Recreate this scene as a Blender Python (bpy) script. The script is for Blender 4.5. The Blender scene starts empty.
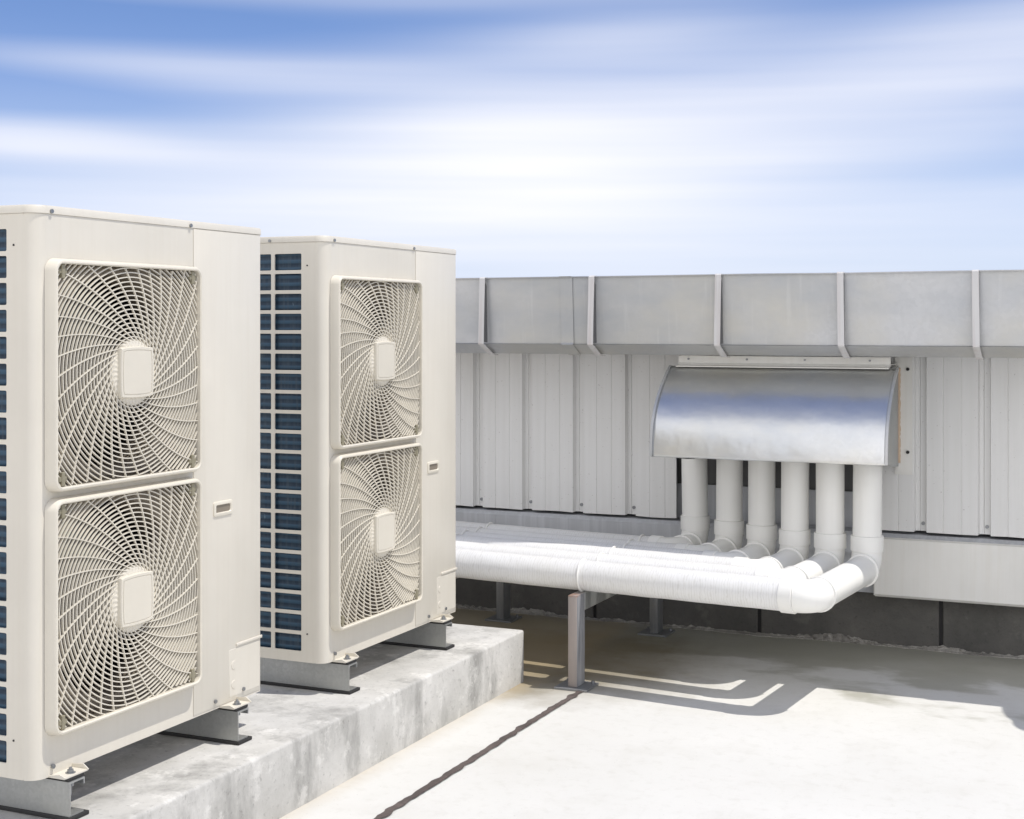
import bpy, bmesh, math, random
from mathutils import Vector, Matrix, noise
random.seed(4)
R = math.radians; PI = math.pi
S = bpy.context.scene
COL = S.collection

# ------------------------------------------------------------------ helpers
def obj(name, bm, m, parent=None, smooth=False, kind=None, loc=None):
    me = bpy.data.meshes.new(name)
    bmesh.ops.recalc_face_normals(bm, faces=bm.faces)
    bm.to_mesh(me); bm.free()
    if smooth:
        try: me.shade_auto = True
        except Exception: pass
        for p in me.polygons: p.use_smooth = True
    me.materials.append(m)
    o = bpy.data.objects.new(name, me); COL.objects.link(o)
    if smooth and smooth != 'all':
        try:
            me.set_sharp_from_angle(angle=R(38))
        except Exception as e: print('sharp', e)
    if parent: o.parent = parent
    if loc: o.location = loc
    if kind: o['kind'] = kind
    return o

def tag(o, label=None, cat=None, group=None):
    if label: o['label'] = label
    if cat: o['category'] = cat
    if group: o['group'] = group
    return o

def thing(name, label, cat, loc=(0, 0, 0), group=None):
    o = bpy.data.objects.new(name, None); COL.objects.link(o)
    o.location = loc; o.empty_display_size = .1
    return tag(o, label, cat, group)

def copy_tree(o, parent=None):
    c = o.copy(); COL.objects.link(c); c.parent = parent
    for ch in [x for x in S.objects if x.parent == o]:
        copy_tree(ch, c)
    return c

def box(bm, x0, x1, y0, y1, z0, z1, bev=0, seg=2):
    g = bmesh.ops.create_cube(bm, size=1)
    vs = g['verts']
    for v in vs:
        v.co = Vector((x0 + (v.co.x + .5) * (x1 - x0), y0 + (v.co.y + .5) * (y1 - y0), z0 + (v.co.z + .5) * (z1 - z0)))
    if bev:
        es = list({e for v in vs for e in v.link_edges})
        bmesh.ops.bevel(bm, geom=es, offset=bev, segments=seg, profile=.5, affect='EDGES')
    return bm

def cyl(bm, p0, p1, r, n=16, r2=None):
    p0 = Vector(p0); p1 = Vector(p1); d = p1 - p0
    g = bmesh.ops.create_cone(bm, cap_ends=True, cap_tris=False, segments=n, radius1=r, radius2=r if r2 is None else r2, depth=d.length)
    M = Matrix.Translation((p0 + p1) / 2) @ d.to_track_quat('Z', 'Y').to_matrix().to_4x4()
    bmesh.ops.transform(bm, matrix=M, verts=g['verts'])

def tube(bm, pts, r, n=24, caps=True, wob=0):
    pts = [Vector(p) for p in pts]
    rings = []; up = None
    for i, p in enumerate(pts):
        t = (pts[min(i + 1, len(pts) - 1)] - pts[max(i - 1, 0)]).normalized()
        if up is None:
            up = Vector((0, 0, 1)) if abs(t.z) < .9 else Vector((0, 1, 0))
        up = (up - t * up.dot(t)).normalized(); s = t.cross(up)
        rr = r[i] if isinstance(r, (list, tuple)) else r
        ring = []
        for k in range(n):
            a = 2 * PI * k / n
            q = rr
            if wob: q += wob * (noise.noise(p * 9 + Vector((math.cos(a), math.sin(a), 0)) * 1.2))
            ring.append(bm.verts.new(p + (up * math.cos(a) + s * math.sin(a)) * q))
        rings.append(ring)
    for a, b in zip(rings, rings[1:]):
        for k in range(n):
            bm.faces.new((a[k], a[(k + 1) % n], b[(k + 1) % n], b[k]))
    if caps:
        bm.faces.new(rings[0]); bm.faces.new(rings[-1][::-1])

def arc3(p, d0, d1, r, n=10):
    """quarter elbow rounding a corner p, arriving along d0, leaving along d1"""
    p = Vector(p); d0 = Vector(d0).normalized(); d1 = Vector(d1).normalized()
    c = p - d0 * r + d1 * r
    return [c + (-d1) * r * math.cos(t) + d0 * r * math.sin(t) for t in [PI / 2 * i / n for i in range(n + 1)]]

def prism(bm, prof, x0, x1):
    """closed (y,z) polygon extruded along x"""
    a = [bm.verts.new((x0, y, z)) for y, z in prof]; b = [bm.verts.new((x1, y, z)) for y, z in prof]
    n = len(prof)
    for i in range(n): bm.faces.new((a[i], a[(i + 1) % n], b[(i + 1) % n], b[i]))
    bm.faces.new(a[::-1]); bm.faces.new(b)

def sheet(bm, prof, x0, x1, th, nx=1):
    """open (y,z) polyline extruded along x with thickness th"""
    n = len(prof); off = []
    for i, (y, z) in enumerate(prof):
        a = Vector(prof[max(i - 1, 0)]); b = Vector(prof[min(i + 1, n - 1)])
        t = (b - a).normalized(); off.append((y - t.y * th, z + t.x * th))
    full = list(prof) + off[::-1]
    m = len(full)
    rows = []
    for k in range(nx + 1):
        x = x0 + (x1 - x0) * k / nx
        rows.append([bm.verts.new((x, y, z)) for y, z in full])
    for A, B in zip(rows, rows[1:]):
        for i in range(m): bm.faces.new((A[i], A[(i + 1) % m], B[(i + 1) % m], B[i]))
    for row in (rows[0][::-1], rows[-1]):
        for i in range(n - 1):
            bm.faces.new((row[i], row[i + 1], row[m - 2 - i], row[m - 1 - i])) if row is rows[-1] else bm.faces.new((row[m - 1 - i], row[m - 2 - i], row[i + 1], row[i]))

def holed_plate(bm, us, vs, holes, f0, f1, bev=0):
    """plate over the grid of break points, holes=set of (i,j); f0/f1 map (u,v) to the front / back side"""
    cells = [(i, j) for i in range(len(us) - 1) for j in range(len(vs) - 1) if (i, j) not in holes]
    F = {}; B = {}
    def g(D, f, i, j):
        if (i, j) not in D: D[(i, j)] = bm.verts.new(f(us[i], vs[j]))
        return D[(i, j)]
    cs = set(cells)
    for i, j in cells:
        q = [(i, j), (i + 1, j), (i + 1, j + 1), (i, j + 1)]
        bm.faces.new([g(F, f0, *p) for p in q]); bm.faces.new([g(B, f1, *p) for p in q][::-1])
        for (a, b, nb) in ((q[0], q[1], (i, j - 1)), (q[1], q[2], (i + 1, j)), (q[2], q[3], (i, j + 1)), (q[3], q[0], (i - 1, j))):
            if nb not in cs:
                bm.faces.new((g(F, f0, *a), g(B, f1, *a), g(B, f1, *b), g(F, f0, *b)))
    if bev:
        es = []
        for k in F:
            if k in B:
                for e in F[k].link_edges:
                    if e.other_vert(F[k]) is B[k]: es.append(e)
        es = [e for e in es if len(e.link_faces) == 2]
        bmesh.ops.bevel(bm, geom=es, offset=bev, segments=3, profile=.5, affect='EDGES')

def rrect(y0, y1, z0, z1, r, n=6):
    pts = []
    for cy, cz, a0 in ((y1 - r, z1 - r, 0), (y0 + r, z1 - r, 90), (y0 + r, z0 + r, 180), (y1 - r, z0 + r, 270)):
        for i in range(n + 1):
            a = R(a0 + 90 * i / n); pts.append((cy + r * math.cos(a), cz + r * math.sin(a)))
    return pts

# ------------------------------------------------------------------ materials
def nt(name):
    m = bpy.data.materials.new(name); m.use_nodes = True
    t = m.node_tree; b = t.nodes['Principled BSDF']
    return m, t, b
def N(t, typ, **kw):
    n = t.nodes.new(typ)
    for k, v in kw.items():
        if k in n.inputs.keys(): n.inputs[k].default_value = v
        else: setattr(n, k, v)
    return n
def ramp(t, fac, stops):
    r = t.nodes.new('ShaderNodeValToRGB'); t.links.new(fac, r.inputs[0])
    e = r.color_ramp.elements
    while len(e) < len(stops): e.new(.5)
    for i, (p, c) in enumerate(stops):
        e[i].position = p; e[i].color = (*c, 1) if not isinstance(c, (int, float)) else (c, c, c, 1)
    return r.outputs[0]
def mix(t, fac, a, b, mode='MIX'):
    m = t.nodes.new('ShaderNodeMix'); m.data_type = 'RGBA'; m.blend_type = mode
    for ix, v in ((0, fac), (6, a), (7, b)):
        s = m.inputs[ix]
        if isinstance(v, (int, float)): s.default_value = v if ix == 0 else (v, v, v, 1)
        elif isinstance(v, tuple): s.default_value = (*v, 1)
        else: t.links.new(v, s)
    return m.outputs[2]
def nz(t, scale, detail=4, vec=None, stretch=None, rough=.55, coord='Object'):
    tc = t.nodes.new('ShaderNodeTexCoord'); mp = t.nodes.new('ShaderNodeMapping')
    t.links.new(tc.outputs[coord], mp.inputs[0])
    if stretch: mp.inputs['Scale'].default_value = stretch
    n = t.nodes.new('ShaderNodeTexNoise'); n.inputs['Scale'].default_value = scale
    n.inputs['Detail'].default_value = detail; n.inputs['Roughness'].default_value = rough
    t.links.new(mp.outputs[0], n.inputs['Vector']); return n.outputs[0]
def N2(t, sock, lo, hi):
    r = t.nodes.new('ShaderNodeMapRange'); t.links.new(sock, r.inputs[0]); r.inputs[1].default_value = lo; r.inputs[2].default_value = hi
    return r.outputs[0]
def bump(t, b, h, strength=.2, dist=.002):
    n = t.nodes.new('ShaderNodeBump'); n.inputs['Strength'].default_value = strength; n.inputs['Distance'].default_value = dist
    t.links.new(h, n.inputs['Height']); t.links.new(n.outputs[0], b.inputs['Normal']); return n

def paint(name, col, rough=.45, streak=.12, dirt=(.5, .42, .32), metallic=0, mottle=.06):
    m, t, b = nt(name)
    s = nz(t, 6, 5, stretch=(9, 9, .35))
    s2 = nz(t, 3, 5)
    f = ramp(t, s, [(.45, 0.), (.78, streak)])
    c = mix(t, f, col, tuple(a * d for a, d in zip(col, dirt)))
    f2 = ramp(t, s2, [(.4, 1 - mottle), (.65, 1.)])
    c = mix(t, 1., c, f2, 'MULTIPLY')
    t.links.new(c, b.inputs['Base Color'])
    b.inputs['Roughness'].default_value = rough; b.inputs['Metallic'].default_value = metallic
    bump(t, b, nz(t, 700, 2), .05, .0004)
    return m

M = {}
M['ivory'] = paint('ivory_casing_paint', (.69, .648, .56), .40, .10, (.72, .66, .56))
M['ivory_plain'] = paint('ivory_plastic', (.70, .652, .55), .38, .05, (.8, .75, .7))
M['shroud'] = paint('khaki_shroud_plastic', (.23, .195, .15), .5, .1)
M['blade'] = paint('grey_beige_blade', (.13, .11, .09), .45, .1)
M['pvc'] = paint('white_pipe_plastic', (.83, .82, .78), .36, .14, (.86, .84, .8), mottle=.04)
M['cream_metal'] = paint('cream_flashing', (.84, .825, .78), .45, .2, (.8, .76, .68))
M['grey_paint'] = paint('grey_sill_paint', (.47, .48, .50), .55, .4, (1.6, 1.6, 1.6))
M['strap'] = paint('pale_strap_paint', (.62, .61, .60), .45, .5, (.7, .58, .55))
M['rubber'] = paint('black_rubber', (.025, .024, .024), .7, .2)
M['lining_gapshade'] = paint('dark_lining_gap_shade', (.11, .11, .11), .7, .3)
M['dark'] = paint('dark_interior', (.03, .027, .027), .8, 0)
M['sealant_tan'] = paint('tan_sealant', (.62, .47, .34), .7, .3)
M['screw'] = paint('screw_zinc', (.30, .31, .32), .4, .2, metallic=.7)
M['khaki'] = paint('khaki_clip', (.27, .245, .17), .5, .1)

def cladding():
    m, t, b = nt('cladding_sheet_paint')
    s = nz(t, 5, 6, stretch=(8, 8, .25)); sp = nz(t, 90, 2)
    c = mix(t, ramp(t, s, [(.4, 0.), (.8, .35)]), (.78, .775, .76), (.64, .63, .60))
    c = mix(t, ramp(t, sp, [(.70, 0.), (.74, .5)]), c, (.36, .33, .3))
    t.links.new(c, b.inputs['Base Color']); b.inputs['Roughness'].default_value = .45
    b.inputs['Metallic'].default_value = 0
    bump(t, b, nz(t, 7, 2), .25, .006)
    return m
M['clad'] = cladding()

def galv(name, col, rough, spangle=.12, metallic=.85, sc=45, warp=.25):
    m, t, b = nt(name)
    tc = t.nodes.new('ShaderNodeTexCoord')
    v = t.nodes.new('ShaderNodeTexVoronoi'); v.inputs['Scale'].default_value = sc
    t.links.new(tc.outputs['Object'], v.inputs['Vector'])
    sep = t.nodes.new('ShaderNodeSeparateColor'); t.links.new(v.outputs['Color'], sep.inputs[0])
    big = nz(t, 2.2, 5)
    c = mix(t, sep.outputs[0], tuple(a * (1 - spangle) for a in col), tuple(a * (1 + spangle) for a in col))
    c = mix(t, ramp(t, big, [(.36, 0.), (.58, .85)]), c, tuple(a * k for a, k in zip(col, (1.0, .965, .87))))
    c = mix(t, ramp(t, nz(t, 1.3, 6, stretch=(1, 1, 2.2), rough=.6), [(.42, 0.), (.66, .8)]), c, tuple(a * k for a, k in zip(col, (.74, .77, .81))))
    st = nz(t, 4, 5, stretch=(10, 10, .3))
    c = mix(t, ramp(t, st, [(.6, 0.), (.85, .3)]), c, (.75, .75, .73))
    t.links.new(c, b.inputs['Base Color']); b.inputs['Metallic'].default_value = metallic
    rr = t.nodes.new('ShaderNodeMapRange'); t.links.new(big, rr.inputs[0])
    rr.inputs[3].default_value = rough * .8; rr.inputs[4].default_value = rough * 1.25
    t.links.new(rr.outputs[0], b.inputs['Roughness'])
    bump(t, b, nz(t, 6, 3), warp, .012)
    return m
M['galv'] = galv('galvanised_gutter', (.54, .545, .55), .42, .035, .5, 70)
M['galv_hood'] = galv('shiny_galvanised_hood', (.72, .725, .73), .29, .05, .9, 60, .38)
M['galv_rail'] = galv('galvanised_rail', (.42, .43, .43), .4, .10, .7, 150, .1)
M['steel'] = galv('weathered_post_steel', (.30, .305, .315), .5, .1, .55, 60, .15)

def rusty():
    m, t, b = nt('grey_pink_primer_steel')
    n = nz(t, 18, 6); n2 = nz(t, 5, 4, stretch=(4, 4, .6))
    tc = t.nodes.new('ShaderNodeTexCoord'); sn = t.nodes.new('ShaderNodeSeparateXYZ'); t.links.new(tc.outputs['Normal'], sn.inputs[0])
    c = mix(t, ramp(t, n2, [(.35, 0.), (.7, 1.)]), (.36, .315, .29), (.27, .255, .25))
    c = mix(t, ramp(t, N2(t, sn.outputs[0], .45, .8), [(0, 0.), (1., 1.)]), c, mix(t, ramp(t, n2, [(.4, 0.), (.65, 1.)]), (.24, .245, .26), (.42, .42, .43)))
    sx = t.nodes.new('ShaderNodeSeparateXYZ'); t.links.new(tc.outputs['Object'], sx.inputs[0])
    top = ramp(t, sx.outputs[2], [(.344, 0.), (.354, .6)])
    f = mix(t, 1., ramp(t, n, [(.5, 0.), (.6, 1.)]), top, 'MULTIPLY')
    c = mix(t, f, c, (.30, .12, .04))
    t.links.new(c, b.inputs['Base Color']); b.inputs['Roughness'].default_value = .55; b.inputs['Metallic'].default_value = .3
    bump(t, b, n, .2, .002)
    return m
M['post'] = rusty()

def coil():
    m, t, b = nt('blue_coil_fins')
    tc = t.nodes.new('ShaderNodeTexCoord'); 
    w = t.nodes.new('ShaderNodeTexWave'); w.bands_direction = 'Z'; w.inputs['Scale'].default_value = 13; w.inputs['Distortion'].default_value = .3
    t.links.new(tc.outputs['Object'], w.inputs[0])
    n = nz(t, 14, 4, stretch=(6, 1, .5)); n2 = nz(t, 60, 3, stretch=(1, 1, .2))
    c = mix(t, ramp(t, w.outputs[1], [(.3, 0.), (.8, 1.)]), (.012, .03, .055), (.03, .075, .125))
    c = mix(t, ramp(t, n, [(.45, 0.), (.7, .6)]), c, (.05, .075, .10))
    c = mix(t, ramp(t, n2, [(.70, 0.), (.76, .5)]), c, (.25, .35, .42))
    t.links.new(c, b.inputs['Base Color']); b.inputs['Roughness'].default_value = .45; b.inputs['Metallic'].default_value = .3
    bump(t, b, w.outputs[1], .4, .004)
    return m
M['coil'] = coil()

def floor_mat():
    m, t, b = nt('pale_coated_concrete')
    a = nz(t, .9, 6); c1 = nz(t, 3.5, 8, rough=.65); c2 = nz(t, 22, 6, rough=.65); c3 = nz(t, 1.6, 5, stretch=(1, 1.6, 1))
    col = mix(t, ramp(t, a, [(.38, 0.), (.66, 1.)]), (.655, .645, .61), (.61, .60, .565))
    col = mix(t, ramp(t, c1, [(.50, 0.), (.70, .45)]), col, (.55, .535, .49))
    col = mix(t, ramp(t, c2, [(.52, 0.), (.72, .22)]), col, (.42, .40, .34))
    # algae and dirt along the wall (Y > 5), gutter shade painted in too
    tc = t.nodes.new('ShaderNodeTexCoord'); s = t.nodes.new('ShaderNodeSeparateXYZ'); t.links.new(tc.outputs['Object'], s.inputs[0])
    ad = N(t, 'ShaderNodeMath', operation='MULTIPLY_ADD'); t.links.new(c3, ad.inputs[0]); ad.inputs[1].default_value = 2.2; t.links.new(s.outputs[1], ad.inputs[2])
    band = ramp(t, N2(t, ad.outputs[0], 6.62, 7.2), [(0, 0.), (.35, .6), (1., .72)])
    col = mix(t, band, col, (.26, .25, .185))
    # spill beside the concrete plinth
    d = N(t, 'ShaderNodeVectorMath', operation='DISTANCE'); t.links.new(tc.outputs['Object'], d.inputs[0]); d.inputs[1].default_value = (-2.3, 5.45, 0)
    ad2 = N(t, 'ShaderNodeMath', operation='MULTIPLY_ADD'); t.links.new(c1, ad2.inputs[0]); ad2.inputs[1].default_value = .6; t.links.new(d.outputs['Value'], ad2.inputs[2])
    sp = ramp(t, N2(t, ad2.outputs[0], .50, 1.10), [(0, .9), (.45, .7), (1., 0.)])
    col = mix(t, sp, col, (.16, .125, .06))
    # rusty tide line at the plinth foot
    ad3 = N(t, 'ShaderNodeMath', operation='MULTIPLY_ADD'); t.links.new(c1, ad3.inputs[0]); ad3.inputs[1].default_value = .18; t.links.new(s.outputs[0], ad3.inputs[2])
    tl = ramp(t, N2(t, ad3.outputs[0], -2.16, -2.06), [(0, .45), (1., 0.)])
    col = mix(t, tl, col, (.42, .33, .2))
    sk = nz(t, 130, 2, rough=.4); col = mix(t, ramp(t, sk, [(.70, 0.), (.75, .25)]), col, (.20, .18, .15))
    sc = nz(t, 5, 6, stretch=(5, .8, 1), rough=.7); col = mix(t, ramp(t, sc, [(.60, 0.), (.72, .15)]), col, (.45, .43, .38))
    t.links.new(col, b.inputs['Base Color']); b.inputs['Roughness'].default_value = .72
    h = mix(t, .5, c1, c2)
    bump(t, b, h, .35, .006)
    return m
M['floor'] = floor_mat()

def concrete(name, base, light, dark, bs=.4, vst=(3, 3, 1.1)):
    m, t, b = nt(name)
    a = nz(t, 3, 8, rough=.65); s = nz(t, 2.2, 7, stretch=vst, rough=.68); f = nz(t, 60, 5, rough=.7); w = nz(t, 9, 6, rough=.7)
    col = mix(t, ramp(t, a, [(.35, 0.), (.65, 1.)]), base, light)
    col = mix(t, ramp(t, s, [(.48, 0.), (.66, .7)]), col, dark)
    col = mix(t, ramp(t, w, [(.56, 0.), (.64, .45)]), col, tuple(min(1, x * 1.25) for x in light))
    col = mix(t, ramp(t, f, [(.58, 0.), (.72, .5)]), col, tuple(x * .6 for x in dark))
    t.links.new(col, b.inputs['Base Color']); b.inputs['Roughness'].default_value = .85
    bump(t, b, mix(t, .5, f, w), bs, .004)
    return m
M['pad'] = concrete('grey_plinth_concrete', (.42, .41, .38), (.60, .585, .55), (.20, .195, .18), .9, (2.2, 2.2, .9))
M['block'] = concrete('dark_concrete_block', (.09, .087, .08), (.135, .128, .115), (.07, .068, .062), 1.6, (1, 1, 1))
M['mortar'] = concrete('crumbled_mortar', (.32, .30, .27), (.42, .40, .36), (.12, .11, .10), 1.)
M['joint'] = concrete('dark_joint_sealant', (.075, .058, .052), (.12, .095, .085), (.04, .033, .03), .9)

def wrap_mat():
    m, t, b = nt('white_wrapped_pipe')
    tc = t.nodes.new('ShaderNodeTexCoord')
    mp = t.nodes.new('ShaderNodeMapping'); t.links.new(tc.outputs['Object'], mp.inputs[0]); mp.inputs['Scale'].default_value = (1, .3, .3)
    w = t.nodes.new('ShaderNodeTexWave'); w.bands_direction = 'X'; w.inputs['Scale'].default_value = 30; w.inputs['Distortion'].default_value = 6; w.inputs['Detail'].default_value = 2
    w.inputs['Detail Scale'].default_value = 3
    t.links.new(mp.outputs[0], w.inputs[0])
    d = nz(t, 5, 5)
    c = mix(t, ramp(t, w.outputs[1], [(.0, .6), (.3, 0.)]), (.75, .745, .73), (.62, .61, .58))
    c = mix(t, ramp(t, d, [(.45, 0.), (.75, .3)]), c, (.66, .64, .58))
    t.links.new(c, b.inputs['Base Color']); b.inputs['Roughness'].default_value = .42
    bump(t, b, w.outputs[1], .14, .0025)
    return m
M['wrap'] = wrap_mat()

# ------------------------------------------------------------------ setting
bm = bmesh.new()
vs = [bm.verts.new(p) for p in ((-400, -400, 0), (400, -400, 0), (400, 400, 0), (-400, 400, 0))]; bm.faces.new(vs)
obj('roof_deck', bm, M['floor'], kind='structure')

bm = bmesh.new()                               # dark sealed joint in the deck
nn = 260; L = []; Rr = []
for i in range(nn + 1):
    y = .5 + (5.05 - .5) * i / nn
    c = -1.975 + .006 * noise.noise(Vector((0, y * 1.3, 3)))
    L.append(bm.verts.new((c - .013 - .010 * noise.noise(Vector((1, y * 22, 0))) - .003 * noise.noise(Vector((1, y * 80, 0))), y, .004)))
    Rr.append(bm.verts.new((c + .013 + .010 * noise.noise(Vector((7, y * 22, 0))) + .003 * noise.noise(Vector((4, y * 80, 0))), y, .004)))
for i in range(nn): bm.faces.new((L[i], Rr[i], Rr[i + 1], L[i + 1]))
obj('deck_joint', bm, M['joint'], kind='structure')

# concrete plinth
bm = bmesh.new()
box(bm, -3.6, -2.229, .2, 5.075, -.05, .198)
bmesh.ops.bisect_plane(bm, geom=bm.faces[:] + bm.edges[:] + bm.verts[:], plane_co=(-2.5, 0, 0), plane_no=(1, 0, 0))
for k in range(1, 120):
    bmesh.ops.bisect_plane(bm, geom=bm.faces[:] + bm.edges[:] + bm.verts[:], plane_co=(0, .2 + k * 4.86 / 120, 0), plane_no=(0, 1, 0))
es = [e for e in bm.edges if all(v.co.z > .19 for v in e.verts) and (all(v.co.x > -2.235 for v in e.verts) or all(v.co.y > 5.07 for v in e.verts))]
es += [e for e in bm.edges if all(v.co.x > -2.235 and v.co.y > 5.07 for v in e.verts)]
bmesh.ops.bevel(bm, geom=list(set(es)), offset=.009, segments=3, profile=.5, affect='EDGES')
for v in bm.verts:
    if v.co.x > -2.3 and v.co.z > .1:
        d = noise.noise(Vector((0, v.co.y * 9, 1))) * .004 + noise.noise(Vector((0, v.co.y * 30, 5))) * .003
        v.co.x += d; v.co.z += d * .6
tag(obj('concrete_plinth', bm, M['pad'], smooth=True), 'long grey cast concrete plinth with stained sides under the two outdoor units', 'plinth')

# ------------------------------------------------------------------ outdoor unit (local: front x=0, near side y=0, underside z=0)
W, D, H = .934, .335, 1.34
NEAR = {}
def side_fn(x_off):
    return lambda u, v: (u, x_off, v)

def make_unit():
    root = thing('outdoor_unit', '', 'air conditioner')
    iv = M['ivory']
    rc = .036
    # casing: front sheet with two square cut-outs, rounded corner, rear, far side, floor pan
    FY0, FY1 = .044, .594
    up = (.681, 1.212); lo = (.103, .643)
    bm = bmesh.new()
    us = [rc, FY0, FY1, W - .014]; vs_ = [-.0055, lo[0], lo[1], up[0], up[1], H - .011]
    holed_plate(bm, us, vs_, {(1, 1), (1, 3)}, lambda u, v: (0, u, v), lambda u, v: (-.012, u, v))
    def corner(cx, cy, r, a0, a1, z0, z1, n=10):
        o_ = []; i_ = []
        for k in range(n + 1):
            a = R(a0 + (a1 - a0) * k / n)
            o_.append((cx + r * math.cos(a), cy + r * math.sin(a))); i_.append((cx + (r - .010) * math.cos(a), cy + (r - .010) * math.sin(a)))
        loop = o_ + i_[::-1]; A = [bm.verts.new((x, y, z0)) for x, y in loop]; B = [bm.verts.new((x, y, z1)) for x, y in loop]; m = len(loop)
        for k in range(m): bm.faces.new((A[k], A[(k + 1) % m], B[(k + 1) % m], B[k]))
        for k in range(n):
            bm.faces.new((A[k], A[k + 1], A[m - 2 - k], A[m - 1 - k])); bm.faces.new((B[k], B[k + 1], B[m - 2 - k], B[m - 1 - k]))
    corner(-rc, rc, rc, -90, 0, -.0055, H - .011)
    corner(-.014, W - .014, .014, 0, 90, -.0055, H - .011, 5)
    box(bm, -D + .002, -.014, W - .004, W, -.0055, H - .011)
    box(bm, -D, -D + .004, 0.004, W - .004, 0, H - .011)
    box(bm, -D + .006, -.014, .03, W - .006, .001, .007)
    cas = obj('casing', bm, iv, root, smooth=True)
    # service cover on the right part of the front with its seam
    bm = bmesh.new(); box(bm, .0004, .0018, .6035, W - .013, .001, H - .0125, .0009, 2)
    obj('service_panel', bm, iv, root, smooth=True)
    bm = bmesh.new(); box(bm, .0008, .0056, .800, W - .006, .151, .160, .0022, 3)
    box(bm, .0008, .0023, .768, W - .016, .012, .146, .0005, 1)
    for zz in (.045, .100): cyl(bm, (.0012, .790, zz), (.0036, .790, zz), .013, 24, .0118)
    obj('valve_cover', bm, iv, root, smooth=True)
    # lid
    bm = bmesh.new(); z0, z1 = H - .0105, H + .010
    A = rrect(0, 1, 0, 1, .1)
    def foot(o):
        pts = []
        x0, x1, y0, y1 = -D - o, 0 + o, 0 - o, W + o
        for cx, cy, a0, r in ((x1 - .016, y1 - .016, 0, .016), (x0 + .016, y1 - .016, 90, .016), (x0 + .016, y0 + .016, 180, .016), (x1 - rc, y0 + rc, 270, rc)):
            for k in range(9):
                a = R(a0 + 90 * k / 8); pts.append((cx + r * math.cos(a), cy + r * math.sin(a)))
        return pts
    loops = [foot(.001), foot(.0025), foot(.0025), foot(.0005), foot(-.004)]
    zs = [z0, z0 + .001, z1 - .006, z1 - .0015, z1]
    rows = [[bm.verts.new((x, y, z)) for x, y in lp] for lp, z in zip(loops, zs)]
    for a, b in zip(rows, rows[1:]):
        for k in range(len(a)): bm.faces.new((a[k], a[(k + 1) % len(a)], b[(k + 1) % len(a)], b[k]))
    bm.faces.new(rows[-1]); bm.faces.new(rows[0][::-1])
    lid = obj('lid', bm, iv, root, smooth=True)
    for y in (.050, .588):
        bm = bmesh.new(); cyl(bm, (.0020, y, H - .004), (.0065, y, H - .004), .0052, 12); obj('screw', bm, M['screw'], lid)
    for x in (-.31, -.205):
        bm = bmesh.new(); cyl(bm, (x, -.0020, H - .004), (x, -.0060, H - .004), .005, 12); obj('screw', bm, M['screw'], lid)
    # coil side panel with its grid of openings
    bm = bmesh.new()
    pitch = .0638; ch = .0525; zt = H - .0465
    us = [-D + .002]; x = -.088
    cols = []
    for k in range(3): cols.append((x - .101 if k < 2 else x - .06, x)); x = cols[-1][0] - .013
    for a, b in cols[::-1]: us += [a, b]
    us.append(-rc)
    vs_ = [-.0055]
    rows_ = [(zt - i * pitch - ch, zt - i * pitch) for i in range(20)][::-1]
    for a, b in rows_: vs_ += [a, b]
    vs_.append(H - .011)
    holes = {(1 + 2 * i, 1 + 2 * j) for i in range(3) for j in range(20)}
    holed_plate(bm, us, vs_, holes, lambda u, v: (u, 0, v), lambda u, v: (u, .004, v), .004)
    obj('side_grid_panel', bm, iv, root)
    bm = bmesh.new(); box(bm, -D + .01, -.07, .012, .03, .02, H - .04); obj('coil', bm, M['coil'], root)
    for (xx, zz) in ((-.066, 1.255), (-.066, .085)):
        bm = bmesh.new(); cyl(bm, (xx, .001, zz), (xx, -.0015, zz), .0026, 8); obj('pop_rivet', bm, M['rubber'], root)
    for (yy, zz) in ((.055, .018), (.70, .018), (.835, .022)):
        bm = bmesh.new(); cyl(bm, (.0015, yy, zz), (.0070, yy, zz), .0055, 12); obj('screw', bm, M['screw'], root)
    bm = bmesh.new(); cyl(bm, (-.29, 0, .018), (-.29, -.004, .018), .0055, 12); obj('screw', bm, M['screw'], root)
    # dark liner that closes the fan chamber
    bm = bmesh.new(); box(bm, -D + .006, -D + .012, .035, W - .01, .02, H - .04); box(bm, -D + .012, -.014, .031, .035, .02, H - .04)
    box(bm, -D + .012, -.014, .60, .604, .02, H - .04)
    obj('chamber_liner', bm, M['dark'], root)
    # handle recess
    bm = bmesh.new()
    yc, zc = .7365, .706 - .083 + .0
    zc = .552
    holed = [(.0, .0)]
    def loop(o, x): return [bm.verts.new((x, y, z)) for y, z in rrect(yc - .043 - o, yc + .043 + o, zc - .019 - o, zc + .019 + o, .005 + max(o, 0), 3)]
    rw = [loop(.002, .0014), loop(.001, .0052), loop(-.002, .0062), loop(-.007, .0062), loop(-.009, .0022)]
    for a, b in zip(rw, rw[1:]):
        for k in range(len(a)): bm.faces.new((a[k], a[(k + 1) % len(a)], b[(k + 1) % len(a)], b[k]))
    hs = obj('handle_recess', bm, M['ivory_plain'], root, smooth=True)
    bm = bmesh.new(); box(bm, .0020, .0026, yc - .035, yc + .035, zc - .011, zc + .011); obj('recess_back', bm, M['shroud'], hs)
    # grilles, shrouds, fans
    proto = None
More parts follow.
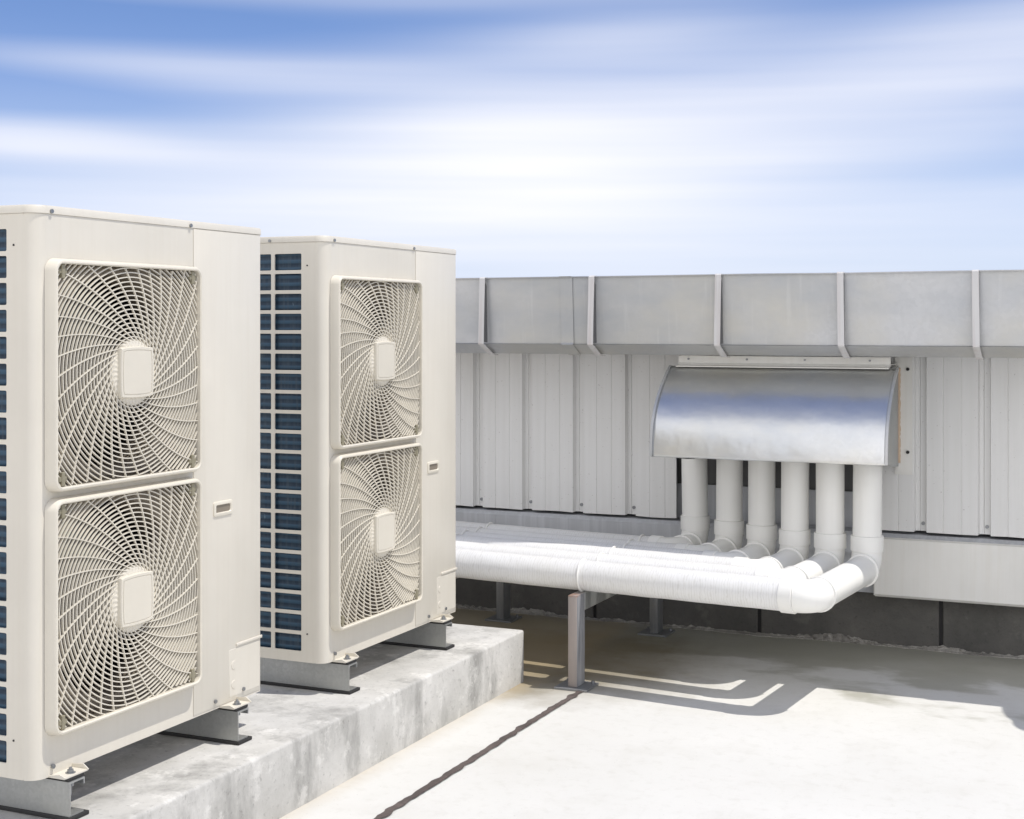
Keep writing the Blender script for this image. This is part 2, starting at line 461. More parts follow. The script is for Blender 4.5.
    for gi, (z0, z1) in enumerate(((.669, 1.224), (.091, .653))):
        cy, cz = .319, (z0 + z1) / 2
        hy, hz = .288, (z1 - z0) / 2
        if gi == 0: pass
        # shroud : sheet with round mouth
        bm = bmesh.new(); n = 72; rm = .246
        rows = []
        def rectpt(a, hy_, hz_):
            c, s = math.cos(a), math.sin(a); k = min(hy_ / abs(c) if abs(c) > 1e-6 else 9, hz_ / abs(s) if abs(s) > 1e-6 else 9)
            return cy + c * k, cz + s * k
        ang = [2 * PI * i / n for i in range(n)]
        rows.append([bm.verts.new((-.004, *rectpt(a, hy - .013, hz - .013))) for a in ang])
        rows.append([bm.verts.new((-.034, *rectpt(a, hy - .016, hz - .016))) for a in ang])
        for rr_, xx in ((rm + .008, -.034), (rm + .003, -.036), (rm, -.042), (rm - .004, -.10), (rm - .001, -.12)):
            rows.append([bm.verts.new((xx, cy + rr_ * math.cos(a), cz + rr_ * math.sin(a))) for a in ang])
        for a, b in zip(rows, rows[1:]):
            for k in range(n): bm.faces.new((a[k], a[(k + 1) % n], b[(k + 1) % n], b[k]))
        obj('fan_shroud', bm, M['shroud'], root, smooth=True)
        # fan : hub and two broad swept blades
        fan = bpy.data.objects.new('fan', None)
        bm = bmesh.new(); cyl(bm, (-.13, cy, cz), (-.045, cy, cz), .068, 40, .060)
        for b0 in (R(-8), R(172)):
            na, nr = 22, 8
            g = []
            for i in range(nr + 1):
                r_ = .05 + (.236 - .05) * i / nr; row = []
                for j in range(na + 1):
                    tt = j / na
                    a = b0 + R(-36 + 66 * tt) + R(18) * (i / nr)
                    row.append(bm.verts.new((-.125 + .085 * tt * (.7 + .3 * i / nr) + .01 * math.sin(tt * PI), cy + r_ * math.cos(a), cz + r_ * math.sin(a))))
                g.append(row)
            for i in range(nr):
                for j in range(na): bm.faces.new((g[i][j], g[i][j + 1], g[i + 1][j + 1], g[i + 1][j]))
        bpy.data.objects.remove(fan)
        obj('fan', bm, M['blade'], root, smooth=True)
        # grille wires
        bm = bmesh.new()
        ly, lz = hy - .010, hz - .010
        def gx(r): return .030 - .007 * min(1.2, (r / .27) ** 2)
        def inside(y, z): return abs(y) < ly and abs(z) < lz
        def strip(pts, w, d, xo):
            prev = None
            for i, (y, z, r, ny, nz_) in enumerate(pts):
                x = gx(r) + xo
                q = [bm.verts.new((x, cy + y + ny * w, cz + z + nz_ * w)), bm.verts.new((x, cy + y - ny * w, cz + z - nz_ * w)),
                     bm.verts.new((x - d, cy + y - ny * w, cz + z - nz_ * w)), bm.verts.new((x - d, cy + y + ny * w, cz + z + nz_ * w))]
                if prev:
                    for k in range(4): bm.faces.new((prev[k], prev[(k + 1) % 4], q[(k + 1) % 4], q[k]))
                prev = q
        r_ = .0785
        while r_ < .395:
            st = 150
            run = []
            for i in range(st + 1):
                a = 2 * PI * i / st; y, z = r_ * math.cos(a), r_ * math.sin(a)
                if inside(y, z): run.append((y, z, r_, math.cos(a), math.sin(a)))
                else:
                    if len(run) > 1: strip(run, .0013, .0058, 0)
                    run = []
            if len(run) > 1: strip(run, .0013, .0058, 0)
            r_ += .0116
        ns = 34; Ra = .58; c0 = .062
        for k in range(ns):
            a0 = 2 * PI * k / ns; run = []
            for i in range(60):
                th = i / 59 * .75            # along a circle of radius Ra touching the hub circle
                px = -Ra * math.sin(th); py = c0 - Ra + Ra * math.cos(th)
                rr_ = math.hypot(px, py)
                y = px * math.cos(a0) - py * math.sin(a0); z = px * math.sin(a0) + py * math.cos(a0)
                if not inside(y, z): break
                tx, ty = -math.cos(th), -math.sin(th)
                nx_, ny_ = -ty, tx
                run.append((y, z, rr_, nx_ * math.cos(a0) - ny_ * math.sin(a0), nx_ * math.sin(a0) + ny_ * math.cos(a0)))
            if len(run) > 1: strip(run, .0012, .0050, .0010)
        gr = obj('fan_grille', bm, M['ivory_plain'], root)
        # frame
        bm = bmesh.new()
        st = [(-.0015, 0.0006), (0, .006), (.0015, .026), (.005, .0315), (.009, .0325), (.012, .030), (.0125, .002)]
        rows = []
        for o_, x in st:
            rows.append([bm.verts.new((x, y, z)) for y, z in rrect(cy - hy + o_, cy + hy - o_, cz - hz + o_, cz + hz - o_, .030 - o_, 7)])
        for a, b in zip(rows, rows[1:]):
            for k in range(len(a)): bm.faces.new((a[k], a[(k + 1) % len(a)], b[(k + 1) % len(a)], b[k]))
        obj('grille_frame', bm, M['ivory_plain'], gr, smooth=True)
        # hub disc and its square cover
        bm = bmesh.new(); nn_ = 76; rows = []
        for rr_, xx in ((.0845, .018), (.0845, .027), (.079, .029), (.060, .033), (.02, .033)):
            rows.append([bm.verts.new((xx + (.0015 if k % 2 and rr_ < .082 and rr_ > .055 else 0), cy + rr_ * math.cos(2 * PI * k / nn_), cz + rr_ * math.sin(2 * PI * k / nn_))) for k in range(nn_)])
        for a, b in zip(rows, rows[1:]):
            for k in range(nn_): bm.faces.new((a[k], a[(k + 1) % nn_], b[(k + 1) % nn_], b[k]))
        bm.faces.new(rows[-1]); bm.faces.new(rows[0][::-1])
        obj('hub_disc', bm, M['ivory_plain'], gr)
        bm = bmesh.new(); rows = []
        def sq(s, x):
            pts = []
            for q in range(4):
                for k in range(12):
                    t_ = -1 + 2 * k / 12
                    e = s * (.955 + .045 * (1 - t_ * t_)); y, z = e, t_ * s * .93
                    if q == 1: y, z = -z, y
                    elif q == 2: y, z = -y, -z
                    elif q == 3: y, z = z, -y
                    pts.append(bm.verts.new((x, cy + y, cz + z)))
            return pts
        rows = [sq(.0645, .028), sq(.0650, .039), sq(.0630, .042), sq(.0575, .042), sq(.0570, .0405), sq(.0555, .0405), sq(.0550, .042), sq(.02, .0425)]
        for a, b in zip(rows, rows[1:]):
            for k in range(len(a)): bm.faces.new((a[k], a[(k + 1) % len(a)], b[(k + 1) % len(a)], b[k]))
        bm.faces.new(rows[-1]); bm.faces.new(rows[0][::-1])
        obj('hub_cover', bm, M['ivory_plain'], gr, smooth=True)
        for sy in (-1, 1):
            for sz in (-1, 1):
                bm = bmesh.new(); y, z = cy + sy * (hy - .036), cz + sz * (hz - .030)
                box(bm, -.030, .026, y - .006, y + .006, z - .017, z + .017, .002)
                box(bm, -.034, .024, y - .014, y + .014, z - .006, z + .006, .002)
                obj('corner_clip', bm, M['khaki'], gr)
    # mounting feet
    for yy in (.085, .765):
        bm = bmesh.new()
        box(bm, -.06, .048, yy - .040, yy + .040, -.006, -.0025)
        for s in (-1, 1):    # folded cheeks
            y = yy + s * .040
            pr = [(-.06, -.006), (.048, -.006), (.050, -.002), (.034, .009 if s > 0 else .004), (0.0055, .006 if s > 0 else -.001), (-.06, -.0015)]
            a = [bm.verts.new((x, y - .0015, z)) for x, z in pr]; b = [bm.verts.new((x, y + .0015, z)) for x, z in pr]
            for k in range(6): bm.faces.new((a[k], a[(k + 1) % 6], b[(k + 1) % 6], b[k]))
            bm.faces.new(a); bm.faces.new(b[::-1])
        ft = obj('mounting_foot', bm, M['ivory'], root)
        bm = bmesh.new(); cyl(bm, (.030, yy, -.0025), (.030, yy, -.001), .012, 16); cyl(bm, (.030, yy, -.001), (.030, yy, .006), .0075, 6); cyl(bm, (.030, yy, .006), (.030, yy, .011), .004, 10)
        obj('anchor_bolt', bm, M['screw'], ft)
    return root

unit = make_unit()
UX = -2.40; UZ = .305
unit.location = (UX, 2.618, UZ)
tag(unit, 'nearest ivory unit with two fan grilles, cut off by the left photo edge', 'air conditioner', 'ivory twin fan outdoor units on the plinth')
unit2 = copy_tree(unit); unit2.location = (UX, 3.902, UZ)
unit2['label'] = 'farther ivory unit with two fan grilles, behind the nearest one, by the pipes'

# galvanised rails under the units
def make_rail():
    root = thing('support_rail', '', 'rail')
    bm = bmesh.new()
    x0, x1 = -.52, .054
    prof = [(-.022, 0), (.026, 0), (.026, .004), (-.018, .004), (-.018, .078), (.026, .078), (.026, .066), (.030, .066), (.030, .082), (-.022, .082)]
    prism(bm, prof, x0, x1)
    obj('channel', bm, M['galv_rail'], root)
    bm = bmesh.new(); box(bm, x0, x1 + .006, -.026, .040, -.010, -.0002, .002); obj('rubber_strip', bm, M['rubber'], root)
    bm = bmesh.new(); box(bm, x0 + .1, x1 - .004, -.024, .034, .0822, .0905, .002); obj('rubber_strip', bm, M['rubber'], root)
    bm = bmesh.new(); cyl(bm, (.036, .0, .045), (.036, .0, .0815), .004, 10); cyl(bm, (.036, .0, .066), (.036, .0, .074), .009, 6); obj('bolt', bm, M['screw'], root)
    return root
rail = make_rail()
labs = ['nearest galvanised rail, holding up the near end of the nearest outdoor unit', 'galvanised rail under the far end of the nearest outdoor unit',
        'galvanised rail under the coil end of the farther outdoor unit', 'farthest galvanised rail, by the plinth end under the farther unit']
for i, (yb, dy) in enumerate(((2.618, .085), (2.618, .765), (3.902, .085), (3.902, .765))):
    o = rail if i == 0 else copy_tree(rail)
    o.location = (UX, yb + dy - .008, .198 + .0105)
    tag(o, labs[i], 'rail', 'galvanised rails under the units')

# ------------------------------------------------------------------ building wall
WY = 6.25
XL, XR = -9.0, 6.0
wall = thing('building_wall', 'long pale ribbed sheet metal wall standing on dark concrete blocks', 'wall', (0, WY, 0))
wall.location = (0, 0, 0)
ribs = []
k = -26
while True:
    x = -.656 + .2575 * k
    if x > XR - .1: break
    if x > XL + .1: ribs.append(x)
    k += 1
# opening behind the hood
OX0, OX1, OZ0 = -1.985, -1.075, .86
def clad_bottom(x): return .503 + .004 * noise.noise(Vector((x * 6, 0, 0))) 
def clad_segment(bm, xa, xb, zb, zt):
    pts = []
    def add(x, y): pts.append((x, y))
    add(xa, -.026)
    for r in ribs:
        for (dx, dy) in ((-.029, -.026), (-.023, 0), (-.008, 0), (-.006, .004), (-.004, 0), (.018, 0), (.023, -.026),
                         (.088, -.026), (.0895, -.0235), (.0915, -.0235), (.093, -.026), (.161, -.026), (.1625, -.0235), (.1645, -.0235), (.166, -.026)):
            x = r + dx
            if xa < x < xb: add(x, dy)
    add(xb, -.026)
    lo = [bm.verts.new((x, WY + y, (clad_bottom(x) + (-.003 if y < -.01 else 0)) if zb is None else zb)) for x, y in pts]
    hi = [bm.verts.new((x, WY + y, zt)) for x, y in pts]
    lb = [bm.verts.new((v.co.x, v.co.y + .002, v.co.z)) for v in lo]; hb = [bm.verts.new((v.co.x, v.co.y + .002, v.co.z)) for v in hi]
    for i in range(len(pts) - 1):
        bm.faces.new((lo[i], lo[i + 1], hi[i + 1], hi[i])); bm.faces.new((lb[i + 1], lb[i], hb[i], hb[i + 1]))
        bm.faces.new((lo[i + 1], lo[i], lb[i], lb[i + 1]))
    bm.faces.new((lo[0], hi[0], hb[0], lb[0])); bm.faces.new((lo[-1], lb[-1], hb[-1], hi[-1]))
bm = bmesh.new()
clad_segment(bm, XL, OX0, None, 1.49)
clad_segment(bm, OX1, XR, None, 1.49)
clad_segment(bm, OX0, OX1, OZ0, 1.49)
obj('cladding_sheet', bm, M['clad'], wall)
bm = bmesh.new(); box(bm, XL, XR, WY + .14, WY + .34, .24, 1.48); obj('wall_core', bm, M['grey_paint'], wall)
bm = bmesh.new(); box(bm, OX0 - .03, OX1 + .03, WY + .09, WY + .10, .45, .92); obj('opening_lining', bm, M['lining_gapshade'], wall)
bm = bmesh.new(); box(bm, OX0 - .03, OX1 + .03, WY + .075, WY + .085, .45, .645); obj('opening_upstand', bm, M['grey_paint'], wall)
for r in ribs:
    if -3.4 < r < -.5 and not (OX0 - .03 < r < OX1 + .03):
        bm = bmesh.new(); cyl(bm, (r + .006, WY, .535), (r + .006, WY - .006, .535), .0075, 12); obj('screw', bm, M['screw'], wall)
# grey sill strip
bm = bmesh.new(); sheet(bm, [(WY + .10, .490), (WY - .020, .484), (WY - .034, .470), (WY - .034, .40), (WY + .012, .396), (WY + .012, .224)][::-1], XL, XR, .003); obj('sill_flashing', bm, M['grey_paint'], wall, smooth=False)
for x in (-6.9, -4.95, -2.93, -1.3):
    bm = bmesh.new(); box(bm, x - .05, x + .05, WY - .0395, WY - .0355, .402, .470); obj('sill_joint', bm, M['grey_paint'], wall)
# cream fascia cover at the right
bm = bmesh.new(); sheet(bm, [(WY - .039, .470), (WY - .052, .466), (WY - .054, .232), (WY - .046, .224), (WY - .02, .224)][::-1], -1.10, XR, .003)
box(bm, -1.104, -1.101, WY - .052, WY - .037, .226, .468)
obj('fascia_cover', bm, M['cream_metal'], wall)
# dark blocks
bm = bmesh.new(); x = XL
joints = [-.84 - .78 * k_ for k_ in range(-8, 11)]
joints.sort(); joints = [XL] + [j for j in joints if XL < j < XR] + [XR]
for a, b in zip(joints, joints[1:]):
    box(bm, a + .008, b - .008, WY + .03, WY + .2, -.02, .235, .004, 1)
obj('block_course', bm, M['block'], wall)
bm = bmesh.new(); box(bm, XL, XR, WY + .042, WY + .13, -.02, .232); obj('block_mortar', bm, M['rubber'], wall)
# broken mortar bed along the wall foot
bm = bmesh.new(); nx_ = 1500; prev = None
for i in range(nx_ + 1):
    x = -6 + 9 * i / nx_
    d = .022 + .060 * max(0, noise.noise(Vector((x * 2.1, 0, 0))) + .15) + .012 * noise.noise(Vector((x * 25, 3, 0)))
    d = max(.004, d); h = .006 + .065 * max(0, noise.noise(Vector((x * 2.7, 9, 0))) + .05) + .007 * noise.noise(Vector((x * 40, 0, 2)))
    row = []
    for j in range(8):
        t = j / 7
        row.append(bm.verts.new((x, WY + .032 - d * t - (.01 * noise.noise(Vector((x * 60, t * 9, 0))) if j else 0), max(.003, h * (1 - t) ** 1.4 + .007 * noise.noise(Vector((x * 50, t * 6, 7))) * (1 - t)) if j < 7 else -.003)))
    if prev:
        for j in range(7): bm.faces.new((prev[j], prev[j + 1], row[j + 1], row[j]))
    prev = row
obj('mortar_bed', bm, M['mortar'], kind='structure')
# roof of the building behind the gutter
bm = bmesh.new(); box(bm, XL, XR, 6.22, 12.0, 1.495, 1.535); obj('roof_edge', bm, M['clad'], wall)

# ------------------------------------------------------------------ gutter
gut = thing('box_gutter', 'long grey galvanised box gutter along the top of the wall, held by pale straps', 'gutter')
bm = bmesh.new()
prof = [(5.634, 1.563), (5.622, 1.563), (5.620, 1.571), (5.626, 1.573), (5.632, 1.572), (5.650, 1.292), (5.642, 1.289), (5.730, 1.247), (6.205, 1.247), (6.205, 1.49)]
sheet(bm, prof[2:], XL, XR, .003, 300)
for v in bm.verts:
    if v.co.y < 5.66 and 1.30 < v.co.z < 1.6 or v.co.z > 1.55 and v.co.y < 5.7:
        v.co.z += .0022 * noise.noise(Vector((v.co.x * 2.3, 0, 0)))
        v.co.y += .003 * noise.noise(Vector((v.co.x * 3.1, 4, 0)))
obj('trough', bm, M['galv'], gut)
sx_ = [-2.663, -2.159, -1.615, -1.128, -.626]
for k_ in range(1, 13): sx_.append(-2.663 - .505 * k_)
for k_ in range(1, 13): sx_.append(-.626 + .505 * k_)
for x in sorted(sx_):
    if XL + .1 < x < XR - .1:
        bm = bmesh.new()
        tw = random.uniform(-.006, .006)
        sheet(bm, [(5.70, 1.5765), (5.616, 1.5775), (5.610, 1.572), (5.606, 1.294), (5.608, 1.288), (5.715, 1.2395), (5.76, 1.239)], x - .0125, x + .0125, .003)
        for v in bm.verts:
            v.co.x += tw * (1.57 - v.co.z) / .3
        s_ = obj('hanger_strap', bm, M['strap'], gut)
        bm = bmesh.new()      # dark wedge standing in for the shaded gap between strap and trough
        a = [(5.6155, 1.565), (5.6155, 1.292), (5.637, 1.292)]
        prism(bm, [(5.613, 1.560), (5.6105, 1.296), (5.641, 1.296), (5.629, 1.54)], x + .009, x + .0122); obj('strap_gap_shade', bm, M['lining_gapshade'], s_)
for x in (-2.28, .9, -5.3):
    bm = bmesh.new(); sheet(bm, [(5.618, 1.575), (5.628, 1.575), (5.645, 1.296), (5.638, 1.288), (5.728, 1.2435)], x - .028, x + .028, .0015); obj('joint_cover', bm, M['galv'], gut)

# ------------------------------------------------------------------ pipe hood
hood = thing('pipe_hood', 'curved shiny sheet metal hood over the white risers on the wall', 'hood')
HX0, HX1 = -1.875, -.940
ell = [(5.545 + .255 * q ** 2.5, .838 + .362 * q) for q in [i / 30 for i in range(31)]]
bm = bmesh.new(); sheet(bm, ell[::-1], HX0, HX1, .003, 60)
for v in bm.verts:
    s = noise.noise(Vector((v.co.x * 3.5, v.co.y * 4, v.co.z * 5)))
    fade = min(1, abs(v.co.x - HX0) * 10, abs(v.co.x - HX1) * 10)
    v.co.y += .0022 * s * fade
    if v.co.z < .85: v.co.z += .003 * noise.noise(Vector((v.co.x * 5, 1, 0)))
obj('curved_cover', bm, M['galv_hood'], hood, smooth='all')
for x in (HX0, HX1):
    bm = bmesh.new()
    pf = [(WY - .024, .78)] + [(5.80, .80), ] + ell + [(WY - .024, 1.205)]
    pf = ell + [(WY - .034, 1.198), (WY - .034, .775), (5.9, .800), (5.60, .838)]
    prism(bm, pf, x - .0015 + (.004 if x == HX0 else -.004), x + .0015 + (.004 if x == HX0 else -.004))
    for v in bm.verts: v.co.x += (.062 if x == HX0 else -.062) * max(0, (v.co.y - 5.56) / .66)
    obj('side_panel', bm, M['galv_rail'], hood)
    bm = bmesh.new()     # folded seam along the curved rim
    out = [(y - .006, z + .003) for y, z in ell]
    sheet(bm, out[::-1], x - .005, x + .005, .010); obj('rim_seam', bm, M['galv'], hood)
bm = bmesh.new(); sheet(bm, [(5.775, 1.200), (5.805, 1.206), (5.815, 1.214), (5.817, 1.2425)][::-1], HX0 + .03, HX1 - .030, .003); box(bm, HX0 + .03, HX1 - .066, 5.82, WY - .034, 1.206, 1.209)
fl = obj('top_flange', bm, M['cream_metal'], hood)
for x in (-1.80, -1.55, -1.31, -1.05):
    bm = bmesh.new(); cyl(bm, (x, 5.813, 1.229), (x, 5.806, 1.229), .004, 10); obj('rivet', bm, M['screw'], fl)
# wall trim plate and sealant beside the hood
bm = bmesh.new(); box(bm, -1.02, -.948, WY - .032, WY - .0275, .74, 1.235)
tp = obj('wall_trim', bm, M['cream_metal'], hood)
for z in (1.185, .835):
    bm = bmesh.new(); cyl(bm, (-.966, WY - .032, z), (-.966, WY - .038, z), .007, 12); obj('screw', bm, M['rubber'], tp)
bm = bmesh.new()
pts = [(HX1 - .062 + .003 * noise.noise(Vector((0, 0, i * .9))), WY - .040 + .003 * noise.noise(Vector((3, 0, i * .7))), .79 + .40 * i / 40) for i in range(41)]
tube(bm, pts, [.007 + .004 * noise.noise(Vector((5, 1, i * .6))) for i in range(41)], 10)
obj('sealant_bead', bm, M['sealant_tan'], hood, smooth='all')

# ------------------------------------------------------------------ pipe stands
def make_stand():
    root = thing('pipe_stand', '', 'pipe stand')
    y0, y1 = 5.075, 6.10
    for y in (y0, y1):
        bm = bmesh.new(); ox = -.025 if y == y1 else 0; box(bm, ox - .019, ox + .019, y - .041, y + .041, .008, .3535, .004, 2); p = obj('post', bm, M['post'] if y == y0 else M['steel'], root, smooth=True)
        bm = bmesh.new(); box(bm, ox - .066, ox + .066, y - .066, y + .066, .0005, .0085, .001, 1); bp = obj('base_plate', bm, M['steel'], p)
        for dx in (-.05, .05):
            bm = bmesh.new(); cyl(bm, (ox + dx, y + .045, .0085), (ox + dx, y + .045, .018), .007, 6); obj('anchor_bolt', bm, M['screw'], bp)
    bm = bmesh.new(); box(bm, -.018, .018, y0 + .0415, y1 - .0415, .284, .3535, .003, 1); obj('crossbeam', bm, M['galv_rail'], root)
    return root
st1 = make_stand(); st1.location = (-2.013, 0, 0)
tag(st1, 'weathered steel post stand under the white pipes, its pinkish front post in the open', 'pipe stand', 'steel pipe stands')
st2 = copy_tree(st1); st2.location = (-2.76, 0, 0)
st2['label'] = 'steel pipe stand in deep shade beyond the plinth, only its rear post showing'

# ------------------------------------------------------------------ pipes
PR = .0575
RX = [-1.842, -1.668, -1.508, -1.350, -1.199, -1.050]
RY = [6.045, 5.965, 5.890, 5.805, 5.768, 5.750]
CY = [5.82, 5.665, 5.53, 5.413, 5.238, 5.05]
words = ['leftmost riser of the six, its white pipe running closest to the wall', 'second riser from the left, its white pipe second from the wall',
         'third riser from the left, its white pipe third from the wall', 'fourth riser from the left, its sunlit white pipe third from the front',
         'riser second from the right, its sunlit white pipe just behind the front one', 'rightmost riser of the six, its sunlit white pipe lying frontmost']
SK = Vector((1, -.10, 0)).normalized()
def ring(bm, c, d, r0, r1, ln, n=32):
    c = Vector(c); d = Vector(d).normalized()
    tube(bm, [c - d * ln / 2, c - d * (ln / 2 - .0015), c + d * (ln / 2 - .0015), c + d * ln / 2], [r0, r1, r1, r0], n)
for k in range(6):
    z = .3555 + PR
    pipe = thing('insulated_pipe', words[k], 'pipe', (0, 0, 0), 'white pipes bending up into the hood')
    C = Vector((RX[k] - .085 * (RY[k] - CY[k]), CY[k], z)); E = Vector((RX[k], RY[k], z))
    er = .064
    # horizontal run
    Lx = -4.6
    start = C + SK * ((Lx - C.x) / SK.x)
    CD = (E - C).normalized()
    a1 = arc3(C, SK, CD, er)
    bm = bmesh.new(); end = a1[0]
    nseg = 120
    tube(bm, [start.lerp(end, i / nseg) for i in range(nseg + 1)], PR, 36, True, .0016)
    run = obj('horizontal_pipe', bm, M['wrap'], pipe, smooth='all')
    bm = bmesh.new(); tube(bm, a1, PR + .0012, 36); el = obj('elbow', bm, M['pvc'], pipe, smooth=True)
    bm = bmesh.new(); ring(bm, end - SK * .022, SK, PR, PR + .006, .050); obj('collar', bm, M['pvc'], el, smooth=True)
    bm = bmesh.new(); ring(bm, a1[-1] + CD * .004, CD, PR, PR + .006, .012); obj('collar', bm, M['pvc'], el, smooth=True)
    # cross run to the wall
    r2 = .075
    a2 = arc3(E, CD, (0, 0, 1), r2)
    if a2[0].y - a1[-1].y > .004:
        bm = bmesh.new(); tube(bm, [a1[-1], a2[0]], PR, 36); obj('cross_pipe', bm, M['pvc'], pipe, smooth=True)
    bm = bmesh.new(); tube(bm, a2, PR + .0012, 36); el2 = obj('elbow', bm, M['pvc'], pipe, smooth=True)
    bm = bmesh.new(); ring(bm, a2[0] + CD * .006, CD, PR, PR + .007, .014); obj('collar', bm, M['pvc'], el2, smooth=True)
    # riser and socket
    bm = bmesh.new(); lean = Vector((-.004 if k == 0 else .002 * (k % 2), 0, 0))
    tube(bm, [a2[-1], a2[-1] + Vector((0, 0, .3)) + lean, Vector((E.x, E.y, 1.13)) + lean * 2], PR - .0015, 36, True); obj('riser', bm, M['pvc'], pipe, smooth=True)
    bm = bmesh.new(); ring(bm, (E.x, E.y, .512), (0, 0, 1), PR, PR + .006, .062); obj('socket', bm, M['pvc'], pipe, smooth=True)
    # clamp bands over the stands
    for bx_ in (-2.0, -2.76):
        p = C + SK * ((bx_ - C.x) / SK.x) + SK * random.uniform(-.02, .01)
        if bx_ == -2.0 and k == 5: p = C + SK * ((bx_ - .012 - C.x) / SK.x)
        bm = bmesh.new()
        loopn = 40; tube(bm, [p + Vector((0, math.cos(a), math.sin(a))) * (PR + .003) for a in [2 * PI * i / loopn for i in range(loopn + 1)]], .0042, 8, False)
        obj('clamp_band', bm, M['pvc'], pipe, smooth='all')

# unseen bent tube on the roof to the right, added to cast a deck shadow
gv = thing('shadow_gooseneck', 'unseen bent galvanised tube over the gutter at right, added to cast a shadow', 'shadow caster', (.38, 0, 0))
bm = bmesh.new()
path = [(0, 5.95, 1.50), (0, 5.95, 1.72)] + [Vector((0, 5.72 + .23 * math.cos(t), 1.74 + .20 * math.sin(t))) for t in [PI * i / 12 for i in range(13)]]
tube(bm, path, .095, 28, True); obj('caster_tube', bm, M['galv_rail'], gv, smooth=True)
bm = bmesh.new(); tube(bm, [(0, 5.49, 1.74), (0, 5.46, 1.66)], [.12, .16], 28); obj('mouth', bm, M['galv_rail'], gv, smooth=True)

# ------------------------------------------------------------------ light, sky, camera
sv = Vector((.41, .115, 1)).normalized()
sd = bpy.data.lights.new('Sun', 'SUN'); sd.energy = 3.4; sd.angle = R(.5); sd.color = (1, .965, .91)
so = bpy.data.objects.new('Sun', sd); COL.objects.link(so); so.rotation_euler = sv.to_track_quat('Z', 'Y').to_euler()
elev = math.asin(sv.z); azim = math.atan2(sv.x, sv.y)

w = bpy.data.worlds.new('World'); S.world = w; w.use_nodes = True
t = w.node_tree; bg = t.nodes['Background']
sky = t.nodes.new('ShaderNodeTexSky'); sky.sky_type = 'NISHITA'; sky.sun_disc = False
sky.sun_elevation = elev; sky.sun_rotation = azim; sky.air_density = 1.0; sky.dust_density = .6; sky.ozone_density = 1.6
tc = t.nodes.new('ShaderNodeTexCoord')
def wn(scale, stretch, loc=(0, 0, 0), detail=4, rough=.5, rot=(0, 0, 0)):
    mp = t.nodes.new('ShaderNodeMapping'); t.links.new(tc.outputs['Generated'], mp.inputs[0]); mp.inputs['Scale'].default_value = stretch; mp.inputs['Location'].default_value = loc
    mp.inputs['Rotation'].default_value = rot
    n = t.nodes.new('ShaderNodeTexNoise'); n.inputs['Scale'].default_value = scale; n.inputs['Detail'].default_value = detail; n.inputs['Roughness'].default_value = rough
    t.links.new(mp.outputs[0], n.inputs[0]); return n.outputs[0]
n1 = wn(1.0, (1.3, 1.3, 15), (1.9, .9, 3.35), 2, .4, (R(3), 0, 0))
n2 = wn(1.0, (3, 3, 42), (3, 1, 2.2), 2, .4, (R(-4), 0, 0))
def math_(op, a, b, c=None):
    n = t.nodes.new('ShaderNodeMath'); n.operation = op
    for i, v in enumerate((a, b, c)):
        if v is None: continue
        if isinstance(v, (int, float)): n.inputs[i].default_value = v
        else: t.links.new(v, n.inputs[i])
    return n.outputs[0]
comb = math_('MULTIPLY_ADD', n2, .30, math_('MULTIPLY', n1, .75))
# brightest cloud bank low over the gutter
dv = t.nodes.new('ShaderNodeVectorMath'); dv.operation = 'DOT_PRODUCT'; t.links.new(tc.outputs['Generated'], dv.inputs[0])
ga = R(24.2); ge = R(5.6); dv.inputs[1].default_value = (-math.sin(ga) * math.cos(ge), math.cos(ga) * math.cos(ge), math.sin(ge))
glow = ramp(t, N2(t, dv.outputs['Value'], .955, 1.0), [(0, 0.), (.55, .18), (1., .44)])
sep = t.nodes.new('ShaderNodeSeparateXYZ'); t.links.new(tc.outputs['Generated'], sep.inputs[0])
sep = t.nodes.new('ShaderNodeSeparateXYZ'); t.links.new(tc.outputs['Generated'], sep.inputs[0])
cl = ramp(t, N2(t, comb, .42, .9), [(0, 0.0), (.5, .42), (1., .9)])
def dot(v):
    n = t.nodes.new('ShaderNodeVectorMath'); n.operation = 'DOT_PRODUCT'; t.links.new(tc.outputs['Generated'], n.inputs[0]); n.inputs[1].default_value = v
    return n.outputs['Value']
az = math_('ARCTAN2', dot((.9121, .4099, 0)), dot((-.4099, .9121, 0)))     # compass bearing, 0 = towards NNW
el = math_('ARCSINE', sep.outputs[2], None)
wz = wn(1.0, (3.0, 3.0, 9), (5, 2, 1), 2, .4)
el_w = math_('MULTIPLY_ADD', math_('SUBTRACT', wz, .5), .022, el)
st1_ = wn(1.0, (2.6, 2.6, 62), (2, 7, 1), 2, .45)
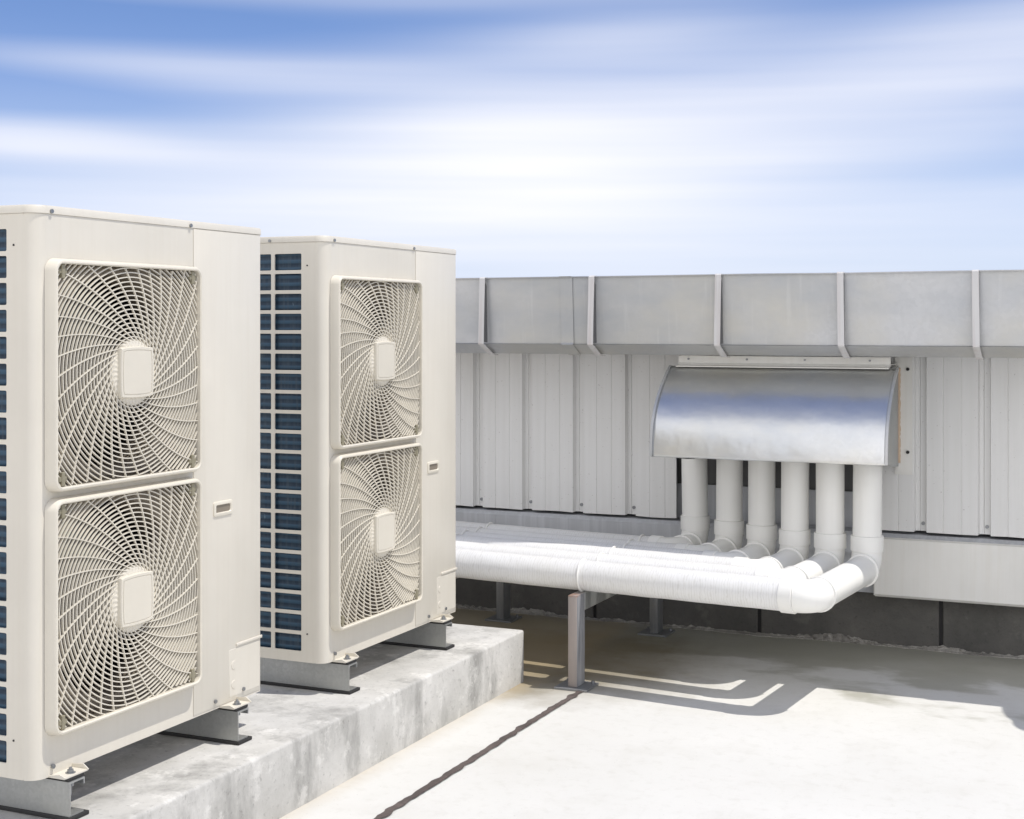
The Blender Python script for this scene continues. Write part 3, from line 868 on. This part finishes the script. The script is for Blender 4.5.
# cloud banks: bearing, height, width, thickness, slope, density (radians)
banks = [(.010, .108, .19, .060, .00, .97), (.05, .060, .60, .050, .00, .62), (.22, .160, .26, .034, .12, .55), (.36, .185, .14, .030, .15, .45),
         (-.185, .173, .19, .013, -.01, .50), (-.32, .121, .14, .014, -.01, .80), (-.30, .085, .16, .016, 0., .35), (.075, .195, .11, .020, .05, .42), (-.13, .095, .13, .020, .0, .35),
         (.17, .122, .14, .014, .0, .35), (.33, .135, .10, .016, .02, .30), (.30, .085, .22, .012, .02, .25), (-.05, .225, .30, .010, .0, .30)]
tot = None
for (a0, e0, sa, se, sl, wgt) in banks:
    da = math_('SUBTRACT', az, a0)
    de = math_('SUBTRACT', math_('MULTIPLY_ADD', da, -sl, el_w), e0)
    q = math_('ADD', math_('POWER', math_('MULTIPLY', math_('ABSOLUTE', da, None), 1 / sa), 2.0), math_('POWER', math_('MULTIPLY', math_('ABSOLUTE', de, None), 1 / se), 2.0))
    g = math_('MULTIPLY', math_('POWER', 2.718, math_('MULTIPLY', q, -1.0)), wgt)
    if tot is None: g_sun = g
    tot = g if tot is None else math_('SUBTRACT', math_('ADD', tot, g), math_('MULTIPLY', tot, g))
tot = math_('MULTIPLY', tot, math_('MULTIPLY_ADD', st1_, .7, .68))
cn = t.nodes.new('ShaderNodeClamp'); t.links.new(tot, cn.inputs[0])
front = ramp(t, math_('ABSOLUTE', az, None), [(.45, 1.), (.75, 0.)])
fr = math_('MULTIPLY', front, ramp(t, el, [(.24, 1.), (.40, 0.)]))
cl = mix(t, fr, cl, cn.outputs[0])
haze = ramp(t, sep.outputs[2], [(0, .50), (.10, .20), (.20, .05), (.4, 0.)])
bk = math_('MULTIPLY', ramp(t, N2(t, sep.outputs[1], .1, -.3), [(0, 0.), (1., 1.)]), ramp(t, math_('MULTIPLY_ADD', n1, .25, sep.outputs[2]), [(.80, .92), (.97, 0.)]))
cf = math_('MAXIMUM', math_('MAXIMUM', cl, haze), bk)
blue = ramp(t, sep.outputs[2], [(0, (.56, .72, .98)), (.08, (.36, .54, .93)), (.16, (.16, .32, .75)), (.22, (.11, .25, .64)), (.35, (.10, .23, .62)), (.8, (.07, .15, .45))])
skyc = mix(t, .8, sky.outputs[0], mix(t, 1., blue, (8.0, 8.0, 8.0), 'MULTIPLY'))
out = mix(t, cf, skyc, mix(t, bk, mix(t, g_sun, (7.6, 7.75, 8.5), (8.1, 8.15, 8.6)), (11.5, 11.5, 11.8)))  # unseen clouds behind the view brightened to add fill on the shaded wall
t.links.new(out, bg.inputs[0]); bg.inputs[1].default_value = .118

cam = bpy.data.cameras.new('Camera'); co = bpy.data.objects.new('Camera', cam); COL.objects.link(co)
co.location = (0, 0, 1.371); co.rotation_euler = (R(90), 0, R(24.2))
cam.sensor_width = 36; cam.lens = 36 * 1440 / 1024; cam.shift_y = -84.5 / 1024; cam.clip_end = 2000; cam.clip_start = .05
S.camera = co
S.render.engine = 'CYCLES'
S.render.resolution_x = 1024; S.render.resolution_y = 819
S.view_settings.view_transform = 'Standard'; S.view_settings.look = 'None'; S.view_settings.exposure = 0.08; S.view_settings.gamma = 1
S.cycles.max_bounces = 8; S.cycles.diffuse_bounces = 5
